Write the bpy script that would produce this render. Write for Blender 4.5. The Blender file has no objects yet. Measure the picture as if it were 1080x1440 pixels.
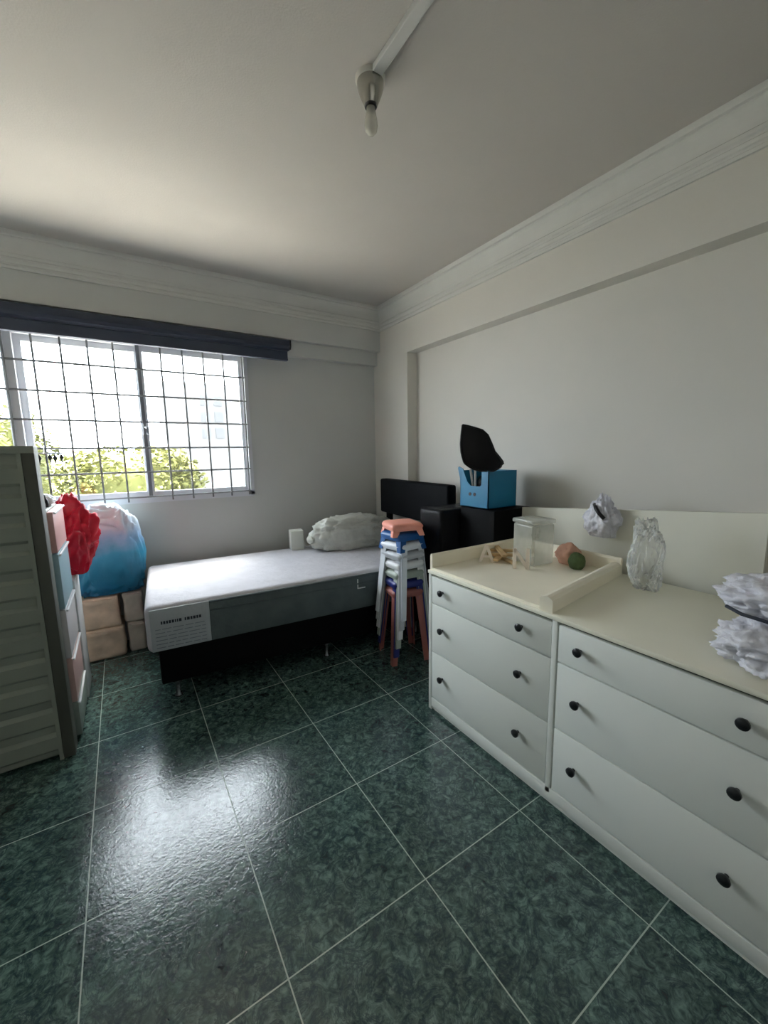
import bpy, bmesh, math, random
from mathutils import Vector, Matrix, noise

C = bpy.context.scene.collection
PI = math.pi
random.seed(7)

# ------------------------------------------------------------------ materials
def s2l(c):
    return tuple(((v / 255) / 12.92 if v / 255 <= .04045 else ((v / 255 + .055) / 1.055) ** 2.4) for v in c)

def mat(name, rgb, rough=.5, metal=0., spec=.5, var=.06, vscale=6., bump=0., bscale=40., trans=0., alpha=1.,
        ior=1.45, coat=0., emis=None, sheen=0., lin=False, thick_trans=0.):
    m = bpy.data.materials.new(name); m.use_nodes = True
    nt = m.node_tree; N = nt.nodes; L = nt.links
    b = N['Principled BSDF']
    col = rgb if lin else s2l(rgb)
    tc = N.new('ShaderNodeTexCoord')
    if var > 0:
        n = N.new('ShaderNodeTexNoise'); n.inputs['Scale'].default_value = vscale; n.inputs['Detail'].default_value = 4
        r = N.new('ShaderNodeValToRGB')
        r.color_ramp.elements[0].position = .3; r.color_ramp.elements[1].position = .7
        r.color_ramp.elements[0].color = (*[max(0, c * (1 - var)) for c in col], 1)
        r.color_ramp.elements[1].color = (*[min(1, c * (1 + var)) for c in col], 1)
        L.new(tc.outputs['Object'], n.inputs['Vector']); L.new(n.outputs['Fac'], r.inputs['Fac'])
        L.new(r.outputs['Color'], b.inputs['Base Color'])
    else:
        b.inputs['Base Color'].default_value = (*col, 1)
    b.inputs['Roughness'].default_value = rough
    b.inputs['Metallic'].default_value = metal
    b.inputs['Specular IOR Level'].default_value = spec
    b.inputs['IOR'].default_value = ior
    b.inputs['Transmission Weight'].default_value = trans
    b.inputs['Alpha'].default_value = alpha
    b.inputs['Coat Weight'].default_value = coat
    b.inputs['Coat Roughness'].default_value = .1
    if bump > 0:
        n2 = N.new('ShaderNodeTexNoise'); n2.inputs['Scale'].default_value = bscale; n2.inputs['Detail'].default_value = 5
        bp = N.new('ShaderNodeBump'); bp.inputs['Strength'].default_value = bump; bp.inputs['Distance'].default_value = .01
        L.new(tc.outputs['Object'], n2.inputs['Vector']); L.new(n2.outputs['Fac'], bp.inputs['Height'])
        L.new(bp.outputs['Normal'], b.inputs['Normal'])
    if emis:
        b.inputs['Emission Color'].default_value = (*s2l(emis[0]), 1); b.inputs['Emission Strength'].default_value = emis[1]
    return m

def film_mat(name, rgb, alpha, rough=.25, bump=.3, bscale=60):
    """thin plastic film: glossy diffuse mixed with transparent"""
    m = mat(name, rgb, rough=rough, spec=.6, var=.08, vscale=20, bump=bump, bscale=bscale)
    nt = m.node_tree; N = nt.nodes; L = nt.links
    out = N['Material Output']; b = N['Principled BSDF']
    t = N.new('ShaderNodeBsdfTransparent'); mx = N.new('ShaderNodeMixShader')
    lw = N.new('ShaderNodeLayerWeight'); lw.inputs['Blend'].default_value = .35
    mp = N.new('ShaderNodeMapRange'); mp.inputs['To Min'].default_value = alpha; mp.inputs['To Max'].default_value = min(1, alpha + .45)
    L.new(lw.outputs['Facing'], mp.inputs['Value']); L.new(mp.outputs['Result'], mx.inputs['Fac'])
    L.new(t.outputs[0], mx.inputs[1]); L.new(b.outputs[0], mx.inputs[2]); L.new(mx.outputs[0], out.inputs['Surface'])
    return m

TILE, TX, TY = .47, .7227, .9074
def floor_mat():
    m = bpy.data.materials.new('green_tile'); m.use_nodes = True
    nt = m.node_tree; N = nt.nodes; L = nt.links; b = N['Principled BSDF']
    tc = N.new('ShaderNodeTexCoord')
    # tile coordinates
    sep = N.new('ShaderNodeSeparateXYZ'); L.new(tc.outputs['Object'], sep.inputs[0])
    def mth(op, a, bv=None, c=None):
        n = N.new('ShaderNodeMath'); n.operation = op
        for i, v in enumerate((a, bv, c)):
            if v is None: continue
            if isinstance(v, (int, float)): n.inputs[i].default_value = v
            else: L.new(v, n.inputs[i])
        return n.outputs[0]
    def axis(o, off):
        t = mth('DIVIDE', mth('SUBTRACT', o, off), TILE)
        cell = mth('FLOOR', t)
        fr = mth('SUBTRACT', t, cell)
        d = mth('MULTIPLY', mth('MINIMUM', fr, mth('SUBTRACT', 1.0, fr)), TILE)
        return cell, d
    cx, dx = axis(sep.outputs[0], TX); cy, dy = axis(sep.outputs[1], TY)
    d = mth('MINIMUM', dx, dy)
    grout = mth('LESS_THAN', d, .0019)
    # per-tile offset for the marble figure
    comb = N.new('ShaderNodeCombineXYZ')
    L.new(mth('MULTIPLY', cx, 3.71), comb.inputs[0]); L.new(mth('MULTIPLY', cy, 5.13), comb.inputs[1])
    L.new(mth('ADD', mth('MULTIPLY', cx, 1.7), mth('MULTIPLY', cy, 2.9)), comb.inputs[2])
    vadd = N.new('ShaderNodeVectorMath'); vadd.operation = 'ADD'
    L.new(tc.outputs['Object'], vadd.inputs[0]); L.new(comb.outputs[0], vadd.inputs[1])
    n1 = N.new('ShaderNodeTexNoise'); n1.inputs['Scale'].default_value = 34; n1.inputs['Detail'].default_value = 9
    n1.inputs['Roughness'].default_value = .68; n1.inputs['Distortion'].default_value = .9
    L.new(vadd.outputs[0], n1.inputs['Vector'])
    r1 = N.new('ShaderNodeValToRGB'); e = r1.color_ramp.elements
    e[0].position = .36; e[0].color = (*s2l((28, 46, 47)), 1)
    e[1].position = .66; e[1].color = (*s2l((104, 128, 119)), 1)
    k = e.new(.5); k.color = (*s2l((66, 89, 83)), 1)
    L.new(n1.outputs['Fac'], r1.inputs['Fac'])
    # dark veins
    n2 = N.new('ShaderNodeTexNoise'); n2.inputs['Scale'].default_value = 9; n2.inputs['Detail'].default_value = 8
    n2.inputs['Roughness'].default_value = .7; n2.inputs['Distortion'].default_value = 1.3
    L.new(vadd.outputs[0], n2.inputs['Vector'])
    vein = mth('ABSOLUTE', mth('SUBTRACT', n2.outputs['Fac'], .5))
    mp = N.new('ShaderNodeMapRange'); mp.inputs['From Max'].default_value = .035; mp.inputs['To Min'].default_value = .85; mp.inputs['To Max'].default_value = 0
    L.new(vein, mp.inputs['Value'])
    mx = N.new('ShaderNodeMix'); mx.data_type = 'RGBA'
    L.new(mp.outputs[0], mx.inputs['Factor']); L.new(r1.outputs[0], mx.inputs[6]); mx.inputs[7].default_value = (*s2l((34, 52, 58)), 1)
    # large cloud tint
    n3 = N.new('ShaderNodeTexNoise'); n3.inputs['Scale'].default_value = 3.5; n3.inputs['Detail'].default_value = 3
    L.new(vadd.outputs[0], n3.inputs['Vector'])
    hs = N.new('ShaderNodeMapRange'); hs.inputs['From Min'].default_value = .3; hs.inputs['From Max'].default_value = .7
    hs.inputs['To Min'].default_value = .78; hs.inputs['To Max'].default_value = 1.12
    L.new(n3.outputs['Fac'], hs.inputs['Value'])
    mul = N.new('ShaderNodeVectorMath'); mul.operation = 'SCALE'
    L.new(mx.outputs[2], mul.inputs[0]); L.new(hs.outputs[0], mul.inputs['Scale'])
    mg = N.new('ShaderNodeMix'); mg.data_type = 'RGBA'
    L.new(grout, mg.inputs['Factor']); L.new(mul.outputs[0], mg.inputs[6]); mg.inputs[7].default_value = (*s2l((150, 166, 155)), 1)
    L.new(mg.outputs[2], b.inputs['Base Color'])
    # glossy pitted glaze
    nb = N.new('ShaderNodeTexNoise'); nb.inputs['Scale'].default_value = 95; nb.inputs['Detail'].default_value = 3
    L.new(tc.outputs['Object'], nb.inputs['Vector'])
    hgt = mth('ADD', mth('MULTIPLY', nb.outputs['Fac'], .5), mth('MULTIPLY', n1.outputs['Fac'], .5))
    hg2 = mth('SUBTRACT', hgt, mth('MULTIPLY', grout, .6))
    bp = N.new('ShaderNodeBump'); bp.inputs['Strength'].default_value = .22; bp.inputs['Distance'].default_value = .006
    L.new(hg2, bp.inputs['Height']); L.new(bp.outputs[0], b.inputs['Normal'])
    mr = N.new('ShaderNodeMapRange'); mr.interpolation_type = 'SMOOTHSTEP'
    mr.inputs['From Min'].default_value = .42; mr.inputs['From Max'].default_value = .54; mr.inputs['To Min'].default_value = .19; mr.inputs['To Max'].default_value = .07
    L.new(hgt, mr.inputs['Value'])
    ro = mth('ADD', mr.outputs[0], mth('MULTIPLY', grout, .3))
    L.new(ro, b.inputs['Roughness'])
    b.inputs['Specular IOR Level'].default_value = .65
    return m

M = {}
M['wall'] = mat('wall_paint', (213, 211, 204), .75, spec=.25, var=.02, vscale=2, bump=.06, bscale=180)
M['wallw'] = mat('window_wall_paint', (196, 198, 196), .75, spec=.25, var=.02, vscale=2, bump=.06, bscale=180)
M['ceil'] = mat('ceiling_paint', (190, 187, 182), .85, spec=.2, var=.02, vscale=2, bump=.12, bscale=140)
M['cornice'] = mat('cornice_plaster', (208, 209, 205), .6, spec=.3, var=.02)
M['floor'] = floor_mat()
M['alu'] = mat('white_aluminium', (205, 208, 214), .35, metal=.0, spec=.6, var=.03)
M['aludark'] = mat('grey_aluminium', (120, 124, 132), .4, metal=.3, var=.03)
M['grille'] = mat('grille_bars', (112, 114, 116), .45, spec=.5, var=.04)
M['blind'] = mat('blind_fabric', (62, 68, 84), .7, spec=.3, var=.05, bump=.1, bscale=300)
M['blindc'] = mat('blind_cassette', (46, 52, 68), .35, spec=.5, var=.05)
M['blindcap'] = mat('blind_cap', (22, 26, 30), .4, var=.0)
M['lacquer'] = mat('white_lacquer', (226, 230, 224), .38, spec=.4, var=.012, vscale=3)
M['topwhite'] = mat('dresser_top_lacquer', (238, 236, 218), .32, spec=.45, var=.015, vscale=3)
M['tray'] = mat('tray_cream', (245, 239, 220), .45, spec=.4, var=.03, vscale=5)
M['gap'] = mat('dresser_gap_shade', (52, 54, 46), .8, var=.05)
M['knob'] = mat('knob_black', (24, 26, 28), .3, spec=.6, var=.05)
M['board'] = mat('cream_board', (216, 216, 204), .6, var=.02)
M['pine'] = mat('tan_wood', (196, 166, 122), .55, var=.14, vscale=14)
M['letter'] = mat('pale_wood_letter', (238, 226, 212), .5, var=.04)
M['black'] = mat('black_board', (6, 7, 8), .7, spec=.15, var=.1, bump=.05, bscale=100)
M['blackfab'] = mat('black_leatherette', (9, 11, 14), .7, spec=.15, var=.08, bump=.15, bscale=160)
M['bedbase'] = mat('bed_base_black', (6, 6, 8), .85, spec=.2, var=.08)
M['chrome'] = mat('dull_chrome', (120, 124, 128), .25, metal=.9, var=.05)
M['shell'] = mat('black_plastic_shell', (28, 29, 32), .42, var=.05)
M['shellrim'] = mat('black_shell_rim', (12, 12, 14), .35, var=.02)
M['teal'] = mat('blue_plastic', (5, 112, 152), .42, spec=.5, var=.03)
M['steel'] = mat('bright_metal', (205, 208, 210), .3, metal=.8, var=.05)
M['mtop'] = mat('mattress_quilt', (192, 192, 198), .7, spec=.25, var=.05, vscale=12, bump=.5, bscale=26)
M['mside'] = mat('mattress_side', (88, 98, 100), .75, spec=.3, var=.12, vscale=9, bump=.3, bscale=50)
M['mlab'] = mat('mattress_label', (172, 178, 184), .6, var=.05, vscale=9, bump=.15, bscale=40)
M['ink'] = mat('dark_ink', (44, 48, 58), .7, var=.05)
M['inkgrey'] = mat('grey_ink', (128, 134, 142), .7, var=.05)
M['whitemark'] = mat('white_mark', (225, 228, 228), .6, var=.02)
M['pillow'] = film_mat('pillow_wrap', (214, 216, 208), .85, .22, .6, 45)
M['whitebox'] = mat('white_box', (206, 210, 202), .5, var=.03)
M['pink'] = mat('pink_plastic', (236, 160, 142), .42, var=.03)
M['dustpink'] = mat('dusty_pink_plastic', (150, 90, 82), .45, var=.04)
M['navy'] = mat('navy_plastic', (34, 44, 112), .4, var=.04)
M['sage'] = mat('grey_green_plastic', (166, 176, 166), .42, var=.03)
M['white'] = mat('white_plastic', (228, 230, 232), .38, var=.02)
M['greypl'] = mat('grey_plastic', (186, 190, 196), .4, var=.04)
M['silver'] = mat('pale_grey_plastic', (226, 231, 238), .35, var=.03)
M['bluepl'] = mat('blue_stool_plastic', (34, 88, 150), .38, var=.04)
M['cab'] = mat('grey_cabinet_plastic', (140, 146, 136), .5, var=.02)
M['cabdark'] = mat('dark_cabinet_post', (82, 84, 76), .55, var=.03)
M['dr_pink'] = mat('pink_drawer', (222, 176, 172), .4, var=.03)
M['dr_blue'] = mat('blue_grey_drawer', (156, 186, 196), .38, var=.03)
M['dr_white'] = mat('white_drawer', (206, 204, 206), .38, var=.03)
M['dr_rose'] = mat('rose_drawer', (196, 166, 160), .4, var=.03)
M['dr_grey'] = mat('grey_drawer', (136, 148, 140), .4, var=.03)
M['red'] = mat('red_bag', (194, 12, 44), .35, spec=.5, var=.14, vscale=10, bump=.25, bscale=30)
M['kraft'] = mat('brown_wrap', (216, 192, 170), .55, var=.12, vscale=14, bump=.4, bscale=22)
M['kraft2'] = mat('pale_wrap', (198, 188, 176), .5, var=.1, vscale=14, bump=.4, bscale=22)
M['carton'] = mat('white_carton', (200, 202, 202), .55, var=.03)
M['bagwhite'] = film_mat('white_plastic_bag', (226, 226, 234), .72, .2, .8, 45)
M['bagclear'] = film_mat('clear_plastic_bag', (226, 228, 224), .22, .2, .6, 50)
M['boxclear'] = film_mat('clear_plastic_box', (214, 216, 206), .28, .15, .0)
M['wrap'] = film_mat('clear_wrap', (60, 58, 64), .05, .12, 1.0, 18)
M['clothpink'] = mat('pink_brown_cloth', (206, 160, 138), .8, var=.15, vscale=18, bump=.4, bscale=40)
M['green'] = mat('dark_green_plush', (78, 96, 58), .85, var=.25, vscale=30, bump=.6, bscale=60)
M['darkgap'] = mat('black_bits', (14, 14, 15), .4, var=.0)
M['lampcone'] = mat('lamp_holder_chrome', (176, 174, 166), .22, metal=.85, var=.03)
M['lampbase'] = mat('lamp_base_plastic', (205, 203, 194), .5, var=.02)
M['bulb'] = film_mat('bulb_glass', (222, 220, 206), .55, .1, .25, 60)
M['trunk'] = mat('trunking_white', (205, 206, 203), .5, var=.02)
M['leaf'] = mat('leaf_yellow_green', (.075, .078, .024), .6, spec=.1, var=.25, vscale=2.2, lin=True)
M['bark'] = mat('bark', (.06, .045, .03), .9, var=.3, lin=True)
M['conc'] = mat('pale_concrete', (.08, .08, .08), .8, var=.05, lin=True)
M['pave'] = mat('pale_ground', (.07, .07, .068), .8, var=.1, lin=True)
M['bounce'] = mat('bounce_slab_cream', (.80, .73, .62), .85, var=.05, lin=True)
M['bwin'] = mat('building_glass', (.04, .041, .042), .4, var=.1, lin=True)
def blue_bag_mat():
    m = mat('blue_bag_film', (40, 120, 165), .3, spec=.5, var=0, bump=.5, bscale=22)
    N = m.node_tree.nodes; L = m.node_tree.links; b = N['Principled BSDF']
    tc = N.new('ShaderNodeTexCoord'); sp = N.new('ShaderNodeSeparateXYZ'); L.new(tc.outputs['Object'], sp.inputs[0])
    n = N.new('ShaderNodeTexNoise'); n.inputs['Scale'].default_value = 7; n.inputs['Detail'].default_value = 4
    L.new(tc.outputs['Object'], n.inputs['Vector'])
    a = N.new('ShaderNodeMath'); a.operation = 'MULTIPLY_ADD'; a.inputs[1].default_value = .22; L.new(n.outputs['Fac'], a.inputs[0]); L.new(sp.outputs[2], a.inputs[2])
    mp = N.new('ShaderNodeMapRange'); mp.inputs['From Min'].default_value = .08; mp.inputs['From Max'].default_value = .68; L.new(a.outputs[0], mp.inputs['Value'])
    r = N.new('ShaderNodeValToRGB'); e = r.color_ramp.elements
    e[0].position = 0; e[0].color = (*s2l((30, 98, 140)), 1)
    e[1].position = .95; e[1].color = (*s2l((222, 236, 246)), 1)  # sunlit top of the bag painted into the ramp as near white
    for p, c in ((.3, (36, 124, 160)), (.52, (70, 160, 200)), (.7, (150, 190, 228)), (.82, (196, 214, 236))):
        k = e.new(p); k.color = (*s2l(c), 1)
    L.new(mp.outputs[0], r.inputs['Fac']); L.new(r.outputs[0], b.inputs['Base Color'])
    return m
M['bluebag'] = blue_bag_mat()
def glass_mat():
    m = bpy.data.materials.new('window_glass'); m.use_nodes = True
    N = m.node_tree.nodes; L = m.node_tree.links; out = N['Material Output']; N.remove(N['Principled BSDF'])
    t = N.new('ShaderNodeBsdfTransparent'); t.inputs[0].default_value = (.97, .98, .98, 1)
    g = N.new('ShaderNodeBsdfGlossy'); g.inputs['Roughness'].default_value = .02
    mx = N.new('ShaderNodeMixShader'); mx.inputs[0].default_value = .04; L.new(t.outputs[0], mx.inputs[1]); L.new(g.outputs[0], mx.inputs[2])
    L.new(mx.outputs[0], out.inputs['Surface'])
    return m
M['glass'] = glass_mat()

# ------------------------------------------------------------------ mesh helpers
def box(bm, x0, y0, z0, x1, y1, z1, bev=0, seg=2):
    r = bmesh.ops.create_cube(bm, size=1)
    vs = r['verts']
    for v in vs:
        v.co = Vector(((x0 + x1) / 2 + v.co.x * (x1 - x0), (y0 + y1) / 2 + v.co.y * (y1 - y0), (z0 + z1) / 2 + v.co.z * (z1 - z0)))
    if bev > 0:
        es = list({e for v in vs for e in v.link_edges})
        r = bmesh.ops.bevel(bm, geom=es, offset=bev, segments=seg, profile=.5, affect='EDGES')
    return vs

def prism(bm, pts, vec):
    """extrude polygon pts (list of 3D) by vec"""
    a = [bm.verts.new(p) for p in pts]; b = [bm.verts.new(Vector(p) + Vector(vec)) for p in pts]
    n = len(pts)
    bm.faces.new(a); bm.faces.new(b[::-1])
    for i in range(n):
        bm.faces.new((a[i], b[i], b[(i + 1) % n], a[(i + 1) % n]))
    bmesh.ops.recalc_face_normals(bm, faces=bm.faces)

def tube(bm, pts, rad, seg=8):
    rings = []
    n = len(pts)
    for i, p in enumerate(pts):
        p = Vector(p)
        d = (Vector(pts[min(i + 1, n - 1)]) - Vector(pts[max(i - 1, 0)])).normalized()
        up = Vector((0, 0, 1)) if abs(d.z) < .9 else Vector((1, 0, 0))
        a = d.cross(up).normalized(); b = a.cross(d)
        r = rad[i] if isinstance(rad, (list, tuple)) else rad
        rings.append([bm.verts.new(p + a * r * math.cos(t) + b * r * math.sin(t)) for t in [2 * PI * k / seg for k in range(seg)]])
    for i in range(n - 1):
        for k in range(seg):
            bm.faces.new((rings[i][k], rings[i][(k + 1) % seg], rings[i + 1][(k + 1) % seg], rings[i + 1][k]))
    bm.faces.new(rings[0][::-1]); bm.faces.new(rings[-1])
    bmesh.ops.recalc_face_normals(bm, faces=bm.faces)

def lathe(bm, prof, seg=28, axis='Z', org=(0, 0, 0)):
    rings = []
    for r, z in prof:
        ring = []
        for k in range(seg):
            t = 2 * PI * k / seg
            if axis == 'Z': co = (r * math.cos(t), r * math.sin(t), z)
            else: co = (z, r * math.cos(t), r * math.sin(t))
            ring.append(bm.verts.new(Vector(co) + Vector(org)))
        rings.append(ring)
    for i in range(len(rings) - 1):
        for k in range(seg):
            bm.faces.new((rings[i][k], rings[i][(k + 1) % seg], rings[i + 1][(k + 1) % seg], rings[i + 1][k]))
    bm.faces.new(rings[0][::-1]); bm.faces.new(rings[-1])
    bmesh.ops.recalc_face_normals(bm, faces=bm.faces)

def blob(bm, c, s, seed=0, amp=.12, freq=3., sub=5, flat=True, sq=1.0, ridge=.5, taper=0., tb=0.):
    """crumpled bag: displaced ellipsoid with ridged folds, bottom flattened at c.z - s.z"""
    r = bmesh.ops.create_icosphere(bm, subdivisions=sub, radius=1)
    off = Vector((seed * 3.17, seed * 1.31, seed * 7.7))
    for v in r['verts']:
        n = v.co.normalized()
        if sq != 1:
            n2 = Vector([math.copysign(abs(k) ** sq, k) for k in n])
        else: n2 = n.copy()
        f = noise.noise(n * freq * .5 + off) * amp
        q = 1 - abs(noise.noise(n * freq + off)) * 2
        q2 = 1 - abs(noise.noise(n * freq * 2.3 + off * 2)) * 2
        f += ridge * amp * (q - .5) + ridge * amp * .5 * (q2 - .5)
        p = n2 * (1 + f)
        if taper: 
            k = 1 - taper * max(0, p.z); p.x *= k; p.y *= k
        if tb and p.z < .2:
            k = 1 - tb * min(1, (.2 - p.z)); p.x *= k; p.y *= k
        if flat and p.z < -.8: p.z = -.8 - (p.z + .8) * -.02
        v.co = Vector((c[0] + p.x * s[0], c[1] + p.y * s[1], c[2] + (p.z if not flat else (p.z + .8) / 1.8 * 2 - 1) * s[2]))
    return r['verts']

def obj(name, bm, material, parent=None, smooth=False, loc=None):
    me = bpy.data.meshes.new(name)
    bmesh.ops.recalc_face_normals(bm, faces=bm.faces)
    bm.to_mesh(me); bm.free()
    if smooth:
        for p in me.polygons: p.use_smooth = True
        if smooth == 'auto':
            me.set_sharp_from_angle(angle=math.radians(35))
    me.materials.append(material)
    o = bpy.data.objects.new(name, me); C.objects.link(o)
    if loc: o.location = loc
    if parent: o.parent = parent
    return o

def B(): return bmesh.new()
def bx(name, m, dims, parent=None, bev=0.003, seg=2):
    bm = B(); box(bm, *dims, bev=bev, seg=seg); return obj(name, bm, m, parent, smooth='auto' if bev else False)

def tag(o, label=None, cat=None, group=None, kind=None):
    if label: o['label'] = label
    if cat: o['category'] = cat
    if group: o['group'] = group
    if kind: o['kind'] = kind
    return o

def empty(name, label, cat, loc=(0, 0, 0), rz=0, group=None):
    o = bpy.data.objects.new(name, None); C.objects.link(o)
    o.location = loc; o.rotation_euler = (0, 0, rz); o.empty_display_size = .1
    return tag(o, label, cat, group)

def S(name, bm, m, parent=None, smooth=False):
    o = obj(name, bm, m, parent, smooth)
    if not parent: o['kind'] = 'structure'
    return o

# ------------------------------------------------------------------ room shell
ZC = 2.73
XR, XRR = 2.185, 2.289          # right wall border face / recessed face
YB, YS, YW = 3.435, 3.49, 3.555  # beam face / lower step / window wall
XL, YBK = -1.5, -1.35
YRC, ZRC = 2.997, 2.26          # recess edge near the window / recess top
bm = B(); box(bm, XL - .2, YBK - .2, -.1, XRR + .2, YW + .2, 0); S('floor', bm, M['floor'])
bm = B(); box(bm, XL - .2, YBK - .2, ZC, XRR + .2, YW + .2, ZC + .12); S('ceiling', bm, M['ceil'])
bm = B(); box(bm, XL - .15, YBK, 0, XL, YW + .15, ZC); S('wall_left', bm, M['wall'])
bm = B(); box(bm, XL - .15, YBK - .15, 0, XRR + .15, YBK, ZC); S('wall_back', bm, M['wall'])
# right wall: recessed panel, border column near the window and beam on top
bm = B()
box(bm, XRR, YBK, 0, XRR + .15, YW + .15, ZC)
box(bm, XR, YRC, 0, XRR + .01, YW + .15, ZC)
box(bm, XR, YBK, ZRC, XRR + .01, YRC + .01, ZC)
S('wall_right', bm, M['wall'])
# window wall with opening
WX0, WX1, WZ0, WZ1 = -1.3, .95, 1.06, 2.225
bm = B()
box(bm, XL, YW, 0, XR + .02, YW + .15, WZ0)
box(bm, XL, YW, WZ1, XR + .02, YW + .15, ZC)
box(bm, XL, YW, WZ0, WX0, YW + .15, WZ1)
box(bm, WX1, YW, WZ0, XR + .02, YW + .15, WZ1)
box(bm, XL, YB, 2.35, XR, YW, ZC)
box(bm, XL, YS, 2.23, XR, YW, 2.35)
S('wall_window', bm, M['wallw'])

# cornices (profile: distance from wall, distance under ceiling)
PROF = [(0, .2), (.012, .2), (.013, .186), (.006, .181), (.006, .172), (.013, .168), (.014, .152), (.008, .147), (.008, .138), (.017, .133), (.018, .118), (.012, .112),
        (.014, .095), (.02, .075), (.03, .056), (.042, .042), (.05, .036), (.05, .03), (.064, .028), (.066, .018), (.066, 0), (0, 0)]
bm = B(); prism(bm, [(XR - d, YBK, ZC - z) for d, z in PROF], (0, YB - YBK, 0)); S('trim_1', bm, M['cornice'])
bm = B(); prism(bm, [(XL, YB - d, ZC - z) for d, z in PROF], (XR - XL, 0, 0)); S('trim_2', bm, M['cornice'])

# ------------------------------------------------------------------ window
win = bpy.data.objects.new('window_1', None); C.objects.link(win); win['kind'] = 'structure'; win.location = (0, YW, WZ0)
win['label'] = 'aluminium sliding window with white security grille'
def wpart(name, bm, m, parent=win):
    o = obj(name, bm, m, parent)
    return o
yo = 0  # window parts are local to (0,YW,WZ0)
H = WZ1 - WZ0
bm = B()
box(bm, WX0, -.012, -.012, WX1, .09, .028); box(bm, WX0, .0, H - .03, WX1, .09, H)
box(bm, WX1 - .03, -.012, 0, WX1, .09, H); box(bm, WX0, -.012, 0, WX0 + .03, .09, H)
box(bm, -.565, 0, 0, -.515, .09, H)
wpart('window_frame', bm, M['alu'])
def sash(x0, x1, y, m):
    bm = B(); w = .038
    box(bm, x0, y, .028, x0 + w, y + .028, H - .03); box(bm, x1 - w, y, .028, x1, y + .028, H - .03)
    box(bm, x0, y + .001, .028, x1, y + .027, .07); box(bm, x0, y + .001, H - .07, x1, y + .027, H - .03)
    o = wpart('sash', bm, m)
    bm = B(); box(bm, x0 + w, y + .012, .07, x1 - w, y + .016, H - .07)
    obj('pane', bm, M['glass'], o)
    return o
sash(-1.27, -.545, .045, M['alu'])
sash(-.515, .19, .05, M['alu'])
sash(.165, .92, .018, M['alu'])
bm = B(); box(bm, .162, .006, .028, .186, .02, H - .03); wpart('meeting_rail', bm, M['aludark'])
bm = B(); box(bm, .165, -.02, .50, .185, .008, .60); tube(bm, [(.175, -.015, .55), (.19, -.04, .545), (.192, -.042, .5)], .009); wpart('latch', bm, M['aludark'])
# grille of thin bars in the reveal
bm = B()
gz = [1.092, 1.28, 1.459, 1.648, 1.836, 2.024, 2.205]
for z in gz:
    tube(bm, [(WX0, -.006, z - WZ0), (WX1 - .02, -.006, z - WZ0)], .0075, 6)
x = .026 - .147 * 8
while x < WX1 - .03:
    if x > WX0 + .03 and abs(x - .175) > .03: tube(bm, [(x, -.011, .0), (x, -.011, H - .01)], .0068, 6)
    x += .147
wpart('grille', bm, M['grille'])

# ------------------------------------------------------------------ roller blind
rb = empty('roller_blind', 'dark slate blue roller blind rolled up above the window', 'blind', (0, 3.42, 2.2))
bm = B()
pr = [(-.062, .118), (-.06, .075), (-.05, .055), (-.03, .04), (.07, .04), (.07, .118), (-.045, .124)]
prism(bm, [(-1.45, a, z) for a, z in pr], (1.45 + 1.255, 0, 0)); obj('cassette', bm, M['blindc'], rb)
bm = B(); box(bm, -1.45, -.02, -.03, 1.25, .01, .04); box(bm, -1.45, -.026, -.034, 1.25, .016, -.02); obj('blind_fabric', bm, M['blind'], rb)
bm = B(); prism(bm, [(1.255, a, z) for a, z in [(-.066, .12), (-.064, .07), (-.05, .05), (.068, .05), (.068, .12), (-.045, .126)]], (.014, 0, 0)); obj('end_cap', bm, M['blindcap'], rb)

# ------------------------------------------------------------------ ceiling lamp and trunking
lx, ly = .88, 1.42
lamp = empty('ceiling_lamp', 'bare bulb in cone-shaped metallic holder on the ceiling', 'lamp', (lx, ly, ZC))
bm = B(); lathe(bm, [(.06, 0), (.06, -.012), (.056, -.018), (.02, -.018)], 32); obj('ceiling_rose', bm, M['lampbase'], lamp, 'auto')
bm = B(); lathe(bm, [(.054, -.016), (.053, -.035), (.045, -.06), (.034, -.085), (.027, -.1), (.02, -.102)], 32); obj('lamp_holder', bm, M['lampcone'], lamp, 'auto')
bm = B(); lathe(bm, [(.024, -.1), (.0245, -.106), (.018, -.108)], 24); obj('collar', bm, M['darkgap'], lamp, 'auto')
bm = B(); lathe(bm, [(.017, -.106), (.019, -.125), (.025, -.15), (.027, -.172), (.024, -.192), (.014, -.204), (.003, -.208)], 24)
bl = obj('bulb', bm, M['bulb'], lamp, True)
bm = B(); tube(bm, [(.008 * math.cos(t * .9), .008 * math.sin(t * .9), -.12 - t * .0035) for t in range(20)], .0035, 6)
obj('bulb_coil', bm, M['white'], lamp, True)
lamp.scale = (.9, .9, .88)
bm = B(); box(bm, -.02, -2.2, -.022, .02, 0, 0, bev=.003)
tr = obj('cable_trunking', bm, M['trunk']); tr.location = (lx - .002, ly - .05, ZC)
tag(tr, 'straight white cable trunking running along ceiling to the bulb holder', 'trunking')

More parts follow.
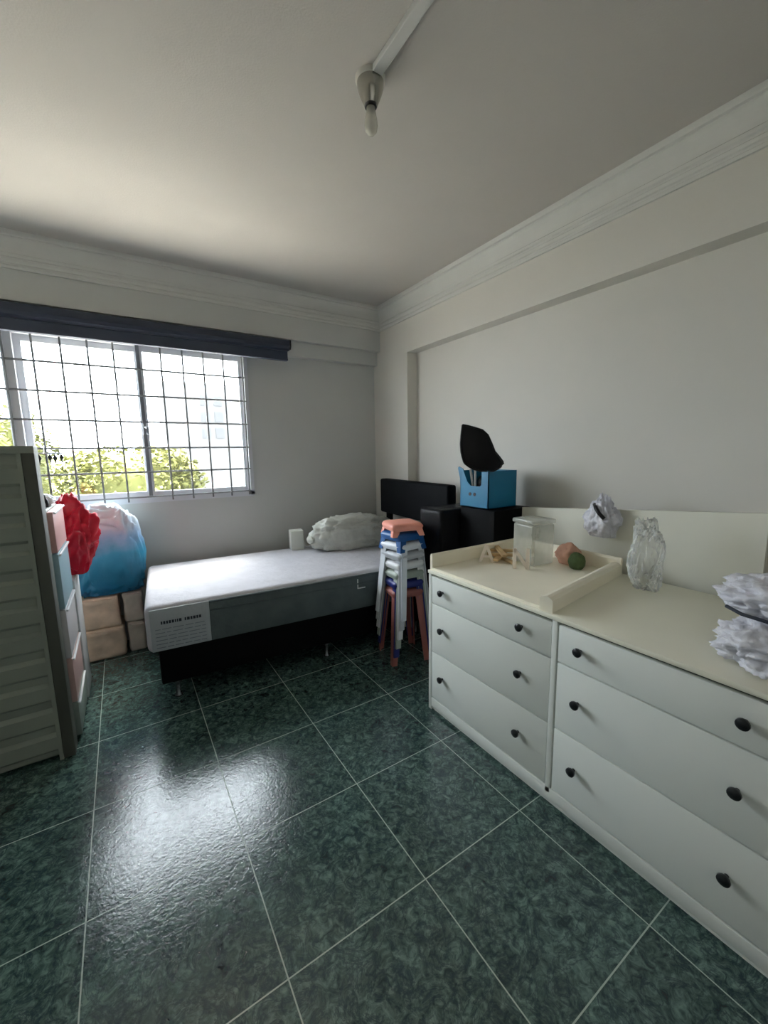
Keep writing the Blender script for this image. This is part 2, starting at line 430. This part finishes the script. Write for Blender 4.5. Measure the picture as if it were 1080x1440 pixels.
# ------------------------------------------------------------------ dresser
DX, DY0, DY1, DH, DD = 1.31, .125, 1.617, .787, .73
YM = .872   # divider
dr = empty('chest_of_drawers', 'wide white chest of six drawers with black round knobs', 'chest of drawers', (DX, DY1, 0))
def D(name, m, x0, y0, z0, x1, y1, z1, bev=.002, parent=dr):
    return bx(name, m, (x0, y0 - DY1, z0, x1, y1 - DY1, z1), parent, bev)
t = .022
for (y0, y1) in ((DY1 - t, DY1), (DY0, DY0 + t)):
    D('side_panel', M['lacquer'], 0, y0, 0, DD, y1, DH - .018)
D('divider', M['lacquer'], 0.0, YM - .011, .05, DD, YM + .011, DH - .018)
D('back_panel', M['lacquer'], DD - .01, DY0 + t, .02, DD - .002, DY1 - t, DH - .02, 0)
D('gap_shade_block', M['gap'], .03, DY0 + t + .001, .055, DD - .02, DY1 - t - .001, DH - .022, 0)  # dark block behind the fronts, paints shade into the drawer gaps
D('top_panel', M['topwhite'], -.004, DY0 - .004, DH - .018, DD + .004, DY1 + .004, DH, .003)
bm = B(); box(bm, 0, DY0 + t - DY1, .022, .02, -t, .072, bev=.002); box(bm, .012, DY0 + t - DY1, .0, .03, -t, .024)
obj('plinth', bm, M['lacquer'], dr, 'auto')
zr = [(.078, .340), (.3445, .609), (.6145, .757)]
def knob(parent, y, z):
    bm = B(); lathe(bm, [(.006, 0), (.006, -.012), (.0125, -.014), (.0165, -.021), (.016, -.027), (.009, -.031), (.002, -.032)], 18, 'X', (.002, y - DY1, z))
    return obj('knob', bm, M['knob'], parent, 'auto')
for (y0, y1) in ((YM + .0135, DY1 - t - .003), (DY0 + t + .003, YM - .0175)):
    for (z0, z1) in zr:
        dw = D('drawer', M['lacquer'], .001, y0, z0, .02, y1, z1, .0015)
        w = y1 - y0
        ka = .137; kb = .137
        knob(dw, y1 - .087, (z0 + z1) / 2 + (.012 if z1 < .7 else .005)); knob(dw, y0 + .135 if y0 > YM else y0 + .16, (z0 + z1) / 2 + (.012 if z1 < .7 else .005))

# ------------------------------------------------------------------ changing tray on the dresser
tray = empty('changing_tray', 'cream open-front tray with raised rims covering left half of chest top', 'tray', (DX, DY1, DH))
bm = B(); prism(bm, [(.012, -.72, .0), (.70, -.62, .0), (.70, -.004, .0), (.012, -.004, .0)], (0, 0, .012)); obj('base', bm, M['tray'], tray)
def rim(name, a, b, w, h):
    bm = B(); a = Vector(a); b = Vector(b); d = (b - a).normalized(); n = Vector((-d.y, d.x, 0)) * w
    prof = [(0, 0), (0, h - .012), (.25, h - .003), (.5, h), (.75, h - .003), (1, h - .012), (1, 0)]
    prism(bm, [tuple(a + n * k + Vector((0, 0, z))) for k, z in prof], b - a)
    return obj(name, bm, M['tray'], tray)
rim('rim', (.01, -.725, .0), (.71, -.62, .0), .052, .062)
rim('rim', (.01, -.016, .0), (.71, -.016, .0), .016, .085)
rim('rim', (.712, -.62, .0), (.712, 0, .0), .016, .085)

# board behind the dresser
bm = B(); prism(bm, [(2.095, .5, 0), (2.095, 1.66, 0), (2.095, 1.66, 1.045), (2.095, .5, 1.142)], (.02, 0, 0))
bd = obj('wall_board', bm, M['board']); bd.name = 'leaning_board'; tag(bd, 'large cream board standing upright behind the white chest', 'board')

# ------------------------------------------------------------------ things on the tray
ZT = DH + .012
def letter_obj(name, polys, loc, rz, label, th=.018):
    bm = B()
    for p in polys: prism(bm, [(x, 0, z) for x, z in p], (0, th, 0))
    o = obj(name, bm, M['letter']); o.location = loc; o.rotation_euler = (math.radians(-6), 0, rz)
    return tag(o, label, 'letter')
rzv = math.radians(-47)
def bar2(x0, z0, x1, z1, w):
    d = Vector((x1 - x0, z1 - z0)).normalized(); n = Vector((-d.y, d.x)) * w / 2
    return [(x0 + n.x, z0 + n.y), (x1 + n.x, z1 + n.y), (x1 - n.x, z1 - n.y), (x0 - n.x, z0 - n.y)]
letter_obj('letter_a', [bar2(0, 0, .035, .092, .016), bar2(.07, 0, .035, .092, .016), bar2(.014, .033, .056, .033, .012)], (1.60, 1.535, ZT), rzv, 'pale wooden letter A standing on the cream tray')
letter_obj('letter_n', [bar2(.008, 0, .008, .105, .017), bar2(.072, 0, .072, .105, .017), bar2(.008, .1, .072, .005, .017)], (1.64, 1.345, ZT), rzv, 'pale wooden letter N standing before clear box on tray')
# clear box
cb = empty('clear_container', 'clear plastic storage container standing behind letter N', 'container', (1.83, 1.37, ZT + .001), math.radians(-8))
bm = B(); box(bm, -.075, -.075, 0, .075, .075, .215, bev=.012, seg=3); obj('body', bm, M['boxclear'], cb, 'auto')
bm = B(); box(bm, -.08, -.08, .216, .08, .08, .24, bev=.008, seg=2); obj('lid', bm, M['boxclear'], cb, 'auto')
# folding wooden slats
wd = empty('wooden_slat_stand', 'tan wooden slats crossed flat on tray between letters A and N', 'wooden stand', (1.755, 1.525, ZT), math.radians(50))
for k, (a, b, z) in enumerate([((-.13, -.05), (.1, .05), .0005), ((-.12, .045), (.11, -.045), .013), ((-.06, -.08), (-.03, .08), .026), ((.05, -.08), (.06, .08), .026), ((-.13, 0), (.12, .012), .039)]):
    bm = B(); a3 = Vector((*a, z)); d = (Vector((*b, z)) - a3); n = Vector((-d.y, d.x, 0)).normalized() * .013
    prism(bm, [tuple(a3 + n), tuple(a3 - n), tuple(a3 - n + d), tuple(a3 + n + d)], (0, 0, .0125)); obj('slat', bm, M['pine'], wd)
# cloth bundle and plush
bm = B(); blob(bm, (0, 0, .055), (.055, .06, .055), 4, .2, 3, 4)
o = obj('cloth_bundle', bm, M['clothpink'], None, True); o.location = (1.945, 1.235, ZT + .002); tag(o, 'pinkish brown cloth bundle on the tray behind clear container', 'cloth')
bm = B(); blob(bm, (0, 0, .042), (.04, .04, .042), 9, .1, 4, 4)
o = obj('plush_ball', bm, M['green'], None, True); o.location = (1.90, 1.16, ZT); tag(o, 'small dark green round plush toy on the tray', 'toy')
# crumpled white bag hooked over the board
wb = empty('crumpled_bag', 'crumpled white plastic bag with black strap hooked over the cream board', 'bag', (2.045, 1.125, .955))
bm = B(); blob(bm, (0, 0, .10), (.048, .085, .10), 13, .3, 3.2, 5, taper=.3, ridge=.8)
obj('bag_body', bm, M['bagwhite'], wb, True)
bm = B(); tube(bm, [(-.02, .03, .165), (-.045, .01, .15), (-.055, -.015, .125), (-.045, -.035, .10)], .010, 8); obj('strap', bm, M['darkgap'], wb, True)
bm = B(); tube(bm, [(.03, .0, .15), (.045, -.005, .165), (.06, -.005, .17), (.075, -.005, .16), (.078, -.005, .12)], .006, 8); obj('handle', bm, M['bagwhite'], wb, True)
# tall clear bag
bm = B(); blob(bm, (0, 0, .15), (.045, .062, .145), 21, .28, 3.6, 5, ridge=.7, sq=.85)
o = obj('clear_plastic_bag', bm, M['bagclear'], None, True); o.location = (1.88, .83, DH); tag(o, 'tall crumpled clear plastic bag standing right of the tray', 'bag')
# two bags at the right end
bm = B(); blob(bm, (0, 0, .066), (.115, .135, .066), 31, .26, 3.3, 5, ridge=.9)
o = obj('white_plastic_bag', bm, M['bagwhite'], None, True); o.location = (1.475, .30, DH); tag(o, 'crumpled white plastic bag lying at chest front edge, under another bag', 'bag', 'white bags at the chest end')
b2 = empty('white_plastic_bag', 'upper white plastic bag with dark strap, resting on the bag at chest end', 'bag', (1.575, .31, DH + .132), 0, 'white bags at the chest end')
bm = B(); blob(bm, (0, 0, .05), (.15, .16, .05), 37, .22, 3.2, 5, ridge=.9); obj('bag_body', bm, M['bagwhite'], b2, True)
bm = B(); tube(bm, [(-.15, .10, .03), (-.165, .06, .022), (-.172, 0, .02), (-.17, -.08, .022)], .005, 6); obj('strap', bm, M['ink'], b2, True)

# ------------------------------------------------------------------ bed
RB = math.radians(-4.0)
bed = empty('bed_base', 'black single bed base with black headboard and short metal legs', 'bed', (.03, 2.465, 0), RB)
bx('base', M['bedbase'], (.05, .035, .105, 1.9, .93, .315), bed, .012)
for (u, v) in ((.13, .075), (1.055, .075), (1.8, .075), (.13, .88), (1.055, .88), (1.8, .88)):
    bm = B(); lathe(bm, [(.021, 0), (.022, .008), (.014, .02), (.013, .075), (.022, .085), (.022, .11)], 16)
    o = obj('leg', bm, M['chrome'], bed, 'auto'); o.location = (u, v, 0)
bx('headboard', M['blackfab'], (1.955, -.11, .84, 2.04, .93, 1.155), bed, .018, 3)
for v in (.08, .78): bx('headboard_post', M['bedbase'], (1.975, v, .2, 2.01, v + .07, .85), bed, .003)
for v in (.08, .78): bx('headboard_bracket', M['bedbase'], (1.89, v, .2, 1.98, v + .07, .26), bed, .003)

mt = empty('mattress', 'pale quilted single mattress with dark grey side border on black base', 'mattress', (.03, 2.465, .316), RB)
MH = .272; ML, MW = 1.945, .985
bm = B(); box(bm, 0, .0, 0, ML, MW, MH, bev=.035, seg=4); obj('mattress_body', bm, M['mtop'], mt, 'auto')
bm = B(); box(bm, .325, -.006, .012, ML - .02, .02, MH - .03, bev=.004); obj('side_border', bm, M['mside'], mt, 'auto')
bm = B(); tube(bm, [(.325, -.004, MH - .026), (ML - .03, -.004, MH - .026)], .007, 8); tube(bm, [(.325, -.008, MH - .075), (ML - .03, -.008, MH - .085)], .005, 8)
obj('piping', bm, M['mside'], mt, True)
lab = bx('label_panel', M['mlab'], (.022, -.006, .012, .325, .02, MH - .02), mt, .004)
bm = B()
rng = random.Random(3); u = .075
while u < .28:
    w = rng.uniform(.006, .014)
    if not (.165 < u < .19): box(bm, u, -.0075, .165, u + w, -.005, .182)
    u += w + .004
obj('label_heading', bm, M['ink'], lab)
bm = B()
for k in range(6):
    u = .045
    while u < .29:
        w = rng.uniform(.02, .06); box(bm, u, -.0072, .135 - k * .021, min(u + w, .3), -.005, .139 - k * .021); u += w + .008
obj('label_lines', bm, M['inkgrey'], lab)
bm = B(); box(bm, 1.265, -.0085, .155, 1.272, -.005, .225); box(bm, 1.265, -.0085, .155, 1.325, -.005, .162); obj('corner_mark', bm, M['whitemark'], mt)

# pillow roll and small box on the mattress
ZM = .316 + MH
pl = empty('pillow_roll', 'rolled grey-white bolster in crinkled plastic on the mattress', 'pillow', (1.64, 3.08, ZM), math.radians(-6))
bm = B(); blob(bm, (0, 0, .14), (.35, .13, .14), 51, .15, 7, 5, sq=.75, ridge=.7); obj('roll', bm, M['pillow'], pl, True)
bm = B(); blob(bm, (-.375, 0, .10), (.03, .045, .03), 55, .25, 4, 3, flat=False); obj('wrap_end', bm, M['pillow'], pl, True)
o = bx('white_box', M['whitebox'], (-.055, -.05, 0, .055, .05, .165), None, .006); o.location = (1.21, 3.29, ZM); o.rotation_euler = (0, 0, math.radians(-10))
tag(o, 'small pale box beside left end of the wrapped bolster', 'box')

# ------------------------------------------------------------------ stack of stools
def stool_mesh_parts(Hh):
    hf = .108 + .027 * Hh / .5
    # seat: rounded square with skirt
    bm = B(); box(bm, -.112, -.112, Hh - .05, .112, .112, Hh, bev=.03, seg=4)
    for v in bm.verts:
        if v.co.z < Hh - .032: v.co.z = Hh - .05
    f = [f for f in bm.faces if all(v.co.z < Hh - .04 for v in f.verts)]
    bmesh.ops.delete(bm, geom=f, context='FACES')
    seat = bm
    legs = []
    for sx in (-1, 1):
        for sy in (-1, 1):
            b = B()
            w, tk = .05, .006
            for (ax) in (0, 1):
                top = Vector((sx * .1, sy * .1, Hh - .035)); bot = Vector((sx * hf, sy * hf, 0))
                dirw = Vector((-sx, 0, 0)) if ax == 0 else Vector((0, -sy, 0))
                th = Vector((0, -sy * tk, 0)) if ax == 0 else Vector((-sx * tk, 0, 0))
                prism(b, [tuple(top), tuple(top + dirw * w), tuple(bot + dirw * (w * .72)), tuple(bot)], th)
            legs.append(b)
    return seat, legs
STK = [('dustpink', 'dusty pink plastic stool at bottom of the stack, feet on floor'),
       ('navy', 'navy blue plastic stool second from bottom of the stack'),
       ('sage', 'grey-green plastic stool third from bottom of the stack'),
       ('white', 'white plastic stool in the middle of the stack'),
       ('greypl', 'mid grey plastic stool just above the white one in stack'),
       ('silver', 'pale silvery grey plastic stool under the bright blue one in stack'),
       ('bluepl', 'bright blue plastic stool directly under the pink top stool'),
       ('pink', 'pink plastic stool on top of the stack beside the bed')]
SX, SY = 1.542, 2.185
first = None
for k, (mk, lb) in enumerate(STK):
    hgt = .5 if k < 6 else (.12 if k == 6 else .085)
    st = empty('stacking_stool', lb, 'stool', (SX, SY, k * .0635 + .5 - hgt), math.radians(-12.5 + k * 4.2 if k < 6 else (6 if k == 6 else -12.5)), 'stools nested in one tall stack')
    seat, legs = stool_mesh_parts(hgt)
    obj('seat', seat, M[mk], st, 'auto')
    for b in legs: obj('leg', b, M[mk], st)

# ------------------------------------------------------------------ black boxes, crate, shell
pk = empty('wrapped_box', 'tall black box wrapped in shiny clear plastic behind the stools', 'box', (1.695, 1.965, 0))
bx('carton', M['black'], (.006, .006, 0, .43, .234, 1.02), pk, .02, 3)
bm = B(); box(bm, 0, 0, .01, .436, .24, 1.028, bev=.03, seg=3)
bmesh.ops.subdivide_edges(bm, edges=[e for e in bm.edges if e.calc_length() > .15], cuts=14, use_grid_fill=True)
for v in bm.verts:
    v.co += Vector((noise.noise(v.co * 9), noise.noise(v.co * 9 + Vector((5, 1, 2))), noise.noise(v.co * 11 + Vector((2, 7, 2))))) * .006
obj('plastic_wrap', bm, M['wrap'], pk, True)
o = bx('black_box', M['black'], (0, 0, 0, .34, .29, 1.04), None, .006); o.location = (1.845, 1.66, 0); tag(o, 'plain black tall box under the blue crate', 'box')

cr = empty('crate', 'bright blue plastic crate with scooped front edge on black box', 'crate', (1.87, 1.735, 1.041))
cw, cd, chh = .255, .245, .234
bm = B(); tk = .006
prism(bm, [(0, 0, 0), (cw, 0, 0), (cw, 0, chh), (0, 0, chh)], (0, tk, 0))           # side facing the room
prism(bm, [(0, cd, 0), (cw, cd, 0), (cw, cd, chh), (0, cd, chh)], (0, -tk, 0))
prism(bm, [(cw, 0, 0), (cw, cd, 0), (cw, cd, chh), (cw, 0, chh)], (-tk, 0, 0))
prism(bm, [(0, 0, 0), (cw, 0, 0), (cw, cd, 0), (0, cd, 0)], (0, 0, tk))
# scooped end with a flared lip
scoop = [(0, 0), (0, chh), (.058, chh), (.06, .15), (.07, .138), (.15, .138), (.18, .16), (.205, .205), (.225, .245), (.262, .258), (.27, .25), (.25, .18), (.243, .09), (.235, 0)]
prism(bm, [(0, y, z) for y, z in scoop], (tk, 0, 0))
obj('crate_body', bm, M['teal'], cr)
bm = B()
for y in (.115, .155): lathe(bm, [(.011, -.001), (.011, .001)], 14, 'X', (-.001, y, .085))
obj('finger_hole', bm, M['darkgap'], cr)
hd = empty('kitchen_whisk', 'bundle of black and bright metal bits inside the blue crate', 'utensils', (1.97, 1.84, 1.048))
hd.name = 'metal_utensils'
bm = B()
rr = random.Random(5)
for k in range(9):
    a = Vector((rr.uniform(-.08, -.055), rr.uniform(-.06, .06), .0)); b = a + Vector((rr.uniform(-.03, .03), rr.uniform(-.04, .04), rr.uniform(.2, .262)))
    tube(bm, [a, (a + b) / 2, b], .008, 6)
obj('metal_rods', bm, M['steel'], hd, True)
bm = B(); blob(bm, (.02, .02, .105), (.06, .07, .105), 61, .3, 3, 4); obj('dark_parts', bm, M['shell'], hd, True)

# chair shell on the crate: curved sheet from its outline
sh = empty('chair_shell', 'black moulded plastic chair shell perched on the blue crate', 'chair shell', (1.87, 1.80, 1.276))
rows = [(78, 655, 660), (84, 654, 690), (95, 653, 730), (110, 651, 775), (140, 648, 807), (190, 645, 830), (240, 649, 850), (270, 656, 875), (300, 665, 896), (312, 673, 899), (330, 697, 886), (345, 722, 868), (357, 765, 845)]
def shell_pt(cx, cy):
    x = (cx - 770) / 1000; z = (358 - cy) / 1000
    return Vector((x, -1.6 * (x + .01) ** 2 - 1.3 * (z - .15) ** 2, z))
bm = B(); NS = 14; grid = []
for cy, l, r in rows:
    grid.append([bm.verts.new(shell_pt(l + (r - l) * k / NS, cy)) for k in range(NS + 1)])
for i in range(len(grid) - 1):
    for k in range(NS): bm.faces.new((grid[i][k], grid[i][k + 1], grid[i + 1][k + 1], grid[i + 1][k]))
bmesh.ops.solidify(bm, geom=bm.faces[:], thickness=.007)
so = obj('shell', bm, M['shell'], sh, True)
bm = B()
loop = [shell_pt(l, cy) for cy, l, r in rows] + [shell_pt(r, cy) for cy, l, r in rows[::-1]]; tube(bm, loop + [loop[0]], .0055, 8)
obj('rim', bm, M['shellrim'], sh, True)
sh.rotation_euler = (0, 0, math.radians(-44))

# ------------------------------------------------------------------ left: slatted cabinet, drawer tower, bags, packs
cab = empty('slatted_cabinet', 'tall grey plastic cabinet with horizontally ribbed side panel', 'cabinet', (-.305, 2.27, 0))
CH = 1.45
bm = B(); box(bm, -.72, .012, .02, -.04, .1, CH, bev=.004)
for z in (CH - .012,): box(bm, -.72, 0, z - .02, 0, .1, z + .012, bev=.003)
obj('side_panel', bm, M['cab'], cab, 'auto')
z = .045; k = 0
while z + .1 < CH - .03:
    bm = B(); 
    prism(bm, [(-.715, .012, z), (-.715, -.002, z + .014), (-.715, -.004, z + .075), (-.715, .012, z + .092)], (.66, 0, 0))
    o = obj('rib', bm, M['cab'], cab); z += .1235
bm = B(); box(bm, -.045, .0, .0, 0, .1, CH - .03, bev=.003); obj('corner_post', bm, M['cabdark'], cab, 'auto')
bm = B(); box(bm, -.06, -.004, 0, -.045, .1, CH - .03); box(bm, -.72, -.002, 0, -.68, .1, .03); obj('edge_strip', bm, M['cab'], cab)

tw = empty('drawer_tower', 'pastel plastic drawer tower standing behind the ribbed cabinet', 'drawer unit', (-.30, 2.385, 0))
bm = B(); box(bm, -.36, 0, 0, -.012, .40, 1.155, bev=.004); obj('tower_frame', bm, M['dr_grey'], tw, 'auto')
for (z0, z1, mk) in ((.02, .195, 'dr_grey'), (.2, .425, 'dr_rose'), (.43, .675, 'dr_white'), (.68, .95, 'dr_blue'), (.955, 1.15, 'dr_pink')):
    d = bx('drawer', M[mk], (-.011, .012, z0, .014, .39, z1), tw, .004)
    bm = B(); box(bm, .0145, .02, z1 - .012, .024, .38, z1 - .003, bev=.002); obj('handle', bm, M['white'], d, 'auto')
# bits on top of the tower
ZW = 1.156
bm = B(); blob(bm, (0, 0, .03), (.055, .06, .03), 71, .2, 3, 4); o = obj('white_cloth', bm, M['white'], None, True); o.location = (-.36, 2.71, ZW); tag(o, 'small white crumpled cloth on top of the pastel drawer tower', 'cloth')
for i, (x, y, h, lb) in enumerate(((-.335, 2.50, .052, 'small black pointed bottle on drawer tower near ribbed cabinet'), (-.335, 2.60, .062, 'taller slim black bottle on drawer tower by the white cloth'))):
    b = empty('black_bottle', lb, 'bottle', (x, y, ZW), 0, 'black bottles on the drawer tower')
    bm = B(); lathe(bm, [(.014, 0), (.015, .004), (.015, h * .5), (.008, h * .68)], 16); obj('bottle_body', bm, M['darkgap'], b, 'auto')
    bm = B(); lathe(bm, [(.0085, h * .66), (.006, h * .85), (.0015, h)], 12); obj('bottle_cap', bm, M['shell'], b, 'auto')

# peg hanger hung from the grille
pg = empty('peg_hanger', 'clear plastic peg hanger with black clips hanging from window grille', 'peg hanger', (-.42, 3.50, 1.459))
bm = B(); tube(bm, [(0, .05, .005), (0, .03, .018), (0, .0, .0), (0, -.02, -.03)], .003, 6)
tube(bm, [(-.1, -.02, -.03), (.1, -.02, -.03)], .003, 6); tube(bm, [(-.1, -.06, -.035), (.1, -.06, -.035)], .003, 6)
for x in (-.1, 0, .1): tube(bm, [(x, -.02, -.03), (x, -.06, -.035)], .003, 6)
obj('hanger_frame', bm, M['greypl'], pg)
for (x, y, dz) in ((-.08, -.02, -.03), (-.02, -.06, -.035), (.03, -.02, -.03), (.06, -.06, -.035), (.09, -.02, -.03)):
    bm = B(); 
    prism(bm, [(x - .012, y, dz - .03), (x, y, dz - .002), (x + .012, y, dz - .03), (x + .005, y, dz - .045), (x, y, dz - .075), (x - .005, y, dz - .045)], (0, .008, 0)); obj('clip', bm, M['darkgap'], pg)

# packs
def pack(x0, x1, y0, y1, z0, z1, mk, seed, lb):
    p = empty('wrapped_pack', lb, 'pack', ((x0 + x1) / 2, (y0 + y1) / 2, z0), 0, 'wrapped packs under the blue bag')
    w, d, h = (x1 - x0) / 2, (y1 - y0) / 2, z1 - z0
    bm = B(); box(bm, -w, -d, 0, w, d, h, bev=.018, seg=3)
    bmesh.ops.subdivide_edges(bm, edges=[e for e in bm.edges if e.calc_length() > .08], cuts=8, use_grid_fill=True)
    for v in bm.verts:
        n = noise.noise(v.co * 12 + Vector((seed, 0, 0))) * .010
        v.co.x += n; v.co.y += noise.noise(v.co * 14 + Vector((0, seed, 3))) * .01
        v.co.z = min(h, max(0, v.co.z + noise.noise(v.co * 10 + Vector((seed, 5, 0))) * .006))
    obj('pack_body', bm, M[mk], p, True)
    bm = B(); prism(bm, [(-w * .9, -d - .012, h - .03), (-w * .2, -d - .014, h - .045), (w * .5, -d - .013, h - .025), (w * .9, -d - .012, h - .04), (w * .9, -d - .012, h - .018), (-w * .9, -d - .012, h - .012)], (0, .012, 0))
    obj('top_fold', bm, M[mk], p)
    return p
pack(-.325, -.085, 3.29, 3.53, 0, .222, 'kraft', 1, 'brown wrapped pack on the floor, lower left of four')
pack(-.325, -.10, 3.29, 3.53, .224, .445, 'kraft', 7, 'brown wrapped pack stacked on the lower left pack')
pack(-.065, .045, 3.31, 3.53, 0, .222, 'kraft2', 13, 'pale wrapped pack on the floor beside the mattress end')
pack(-.075, .045, 3.31, 3.53, .224, .445, 'kraft2', 19, 'pale wrapped pack stacked beside mattress, under blue bag')

bb = bpy.data.objects
bm = B(); blob(bm, (0, 0, .30), (.2, .12, .295), 81, .16, 3.6, 5, sq=.55, ridge=.75, taper=.2)
o = obj('blue_bag', bm, M['bluebag'], None, True); o.location = (-.13, 3.40, .452); tag(o, 'bulging blue plastic bag with painted sunlit top resting on wrapped packs', 'bag')

bx_ = bx('white_carton', M['carton'], (-.15, -.12, 0, .15, .12, .71), None, .006); bx_.location = (-.43, 2.93, 0); tag(bx_, 'tall white carton behind drawer tower, under the red bag', 'carton')
bm = B(); blob(bm, (0, 0, .20), (.14, .11, .2), 91, .3, 2.4, 5, ridge=.9, tb=.5)
o = obj('red_bag', bm, M['red'], None, True); o.location = (-.285, 2.975, .713); tag(o, 'crumpled bright red plastic bag between drawer tower and blue bag', 'bag')

# ------------------------------------------------------------------ outdoors
bm = B(); box(bm, -40, YW + .2, -3.2, 60, 70, -3.0); g = S('exterior_ground', bm, M['pave'])
bm = B(); box(bm, -3.2, YW + .15, .70, 2.6, YW + 1.75, .85); S('bounce_slab', bm, M['bounce'])  # unseen slab added below the sill to bounce sun onto the ceiling
def tree(x, y, top, rx, ry, rz, seed, label, n=2600, lean=0):
    t = empty('tree', label, 'tree', (x, y, -3.0), 0, 'trees outside the window')
    bm = B(); tube(bm, [(0, 0, 0), (.05, .03, 2), (0, 0, top + 3 - rz)], [.14, .1, .05], 10); obj('trunk', bm, M['bark'], t, True)
    r = random.Random(seed); bm = B(); cz = top + 3 - rz
    for _ in range(n):
        while True:
            p = Vector((r.uniform(-1, 1), r.uniform(-1, 1), r.uniform(-1, 1)))
            if .8 < p.length < 1: break
        p = Vector([math.copysign(abs(q) ** .55, q) for q in p.normalized()]) * p.length * (1 + .18 * noise.noise(p * 3 + Vector((seed, 0, 0))))
        c = Vector((p.x * rx, p.y * ry, cz + p.z * rz))
        a = Vector((r.gauss(0, 1), r.gauss(0, 1), r.gauss(0, .6))).normalized(); b = a.cross(Vector((r.gauss(0, 1), r.gauss(0, 1), r.gauss(0, 1)))).normalized()
        l = r.uniform(.03, .06); w = l * .5
        vs = [bm.verts.new(c - a * l), bm.verts.new(c + b * w), bm.verts.new(c + a * l), bm.verts.new(c - b * w)]
        bm.faces.new(vs)
    vs0 = blob(bm, (0, 0, cz), (rx * .86, ry * .86, rz * .9), seed, .1, 4, 4, flat=False, sq=.6)
    obj('crown', bm, M['leaf'], t)
tree(-2.15, 9.2, 2.25, 1.25, .6, 1.9, 1, 'taller yellow-green tree outside at the window\'s left end', 5000)
tree(.12, 7.2, 1.5, 1.0, .6, 1.0, 2, 'lower yellow-green bushy tree outside behind the window\'s middle', 9000)
bd = empty('apartment_building', 'pale distant apartment building seen through right window sash', 'building', (6.0, 32, -3))
bx('facade', M['conc'], (-3.2, 0, 0, 9, 4, 9.4), bd, 0)
for i in range(3):
    for j in range(2):
        bx('building_window', M['bwin'], (-.9 + j * .95, -.05, 5.6 + i * 1.15, -.35 + j * .95, .05, 6.3 + i * 1.15), bd, 0)

# ------------------------------------------------------------------ light
w = bpy.data.worlds.new('World'); bpy.context.scene.world = w; w.use_nodes = True
bg = w.node_tree.nodes['Background']; bg.inputs[0].default_value = (.86, .93, 1.0, 1); bg.inputs[1].default_value = 11.0
def area(name, loc, rot, sx, sy, power, col=(1, 1, 1), portal=False):
    l = bpy.data.lights.new(name, 'AREA'); l.shape = 'RECTANGLE'; l.size = sx; l.size_y = sy; l.energy = power; l.color = col
    o = bpy.data.objects.new(name, l); C.objects.link(o); o.location = loc; o.rotation_euler = rot
    if portal: l.cycles.is_portal = True
    return o
area('window_portal', ((WX0 + WX1) / 2, YW + .14, (WZ0 + WZ1) / 2), (-PI / 2, 0, 0), WX1 - WX0, H, 1, portal=True)
area('rear_fill', (.4, -1.2, 1.6), (PI / 2, 0, 0), 1.8, 1.6, 2.5, (1, .98, .93))  # unseen fill light added behind the camera
sl = bpy.data.lights.new('sun', 'SUN'); sl.energy = 125; sl.angle = .01; sl.color = (1, .96, .91)
so_ = bpy.data.objects.new('sun', sl); C.objects.link(so_); so_.rotation_euler = (math.radians(1), math.radians(-36), 0)

hz = bpy.data.lights.new('hazy_sky_glow', 'SUN'); hz.energy = 5; hz.angle = math.radians(26); hz.color = (1, .95, .86)
ho = bpy.data.objects.new('hazy_sky_glow', hz); C.objects.link(ho); ho.rotation_euler = (math.radians(-25), math.radians(9), 0)

# ------------------------------------------------------------------ camera
f, yaw, pitch, roll = 571.5, math.radians(32.648), math.radians(-8.3895), math.radians(-.8847)
fw = Vector((math.sin(yaw) * math.cos(pitch), math.cos(yaw) * math.cos(pitch), math.sin(pitch)))
r0 = Vector((math.cos(yaw), -math.sin(yaw), 0)); u0 = r0.cross(fw)
rt = r0 * math.cos(roll) + u0 * math.sin(roll); up = -r0 * math.sin(roll) + u0 * math.cos(roll)
cam = bpy.data.cameras.new('Camera'); co = bpy.data.objects.new('Camera', cam); C.objects.link(co)
cam.sensor_fit = 'VERTICAL'; cam.sensor_height = 36; cam.lens = 36 * f / 1440; cam.clip_start = .02
co.matrix_world = Matrix(((rt.x, up.x, -fw.x, 0), (rt.y, up.y, -fw.y, 0), (rt.z, up.z, -fw.z, 1.401), (0, 0, 0, 1)))
sc = bpy.context.scene; sc.camera = co
sc.view_settings.view_transform = 'Standard'; sc.view_settings.look = 'None'; sc.view_settings.exposure = .74
sc.cycles.max_bounces = 12; sc.cycles.transparent_max_bounces = 16; sc.cycles.sample_clamp_indirect = 6
sc.cycles.diffuse_bounces = 6
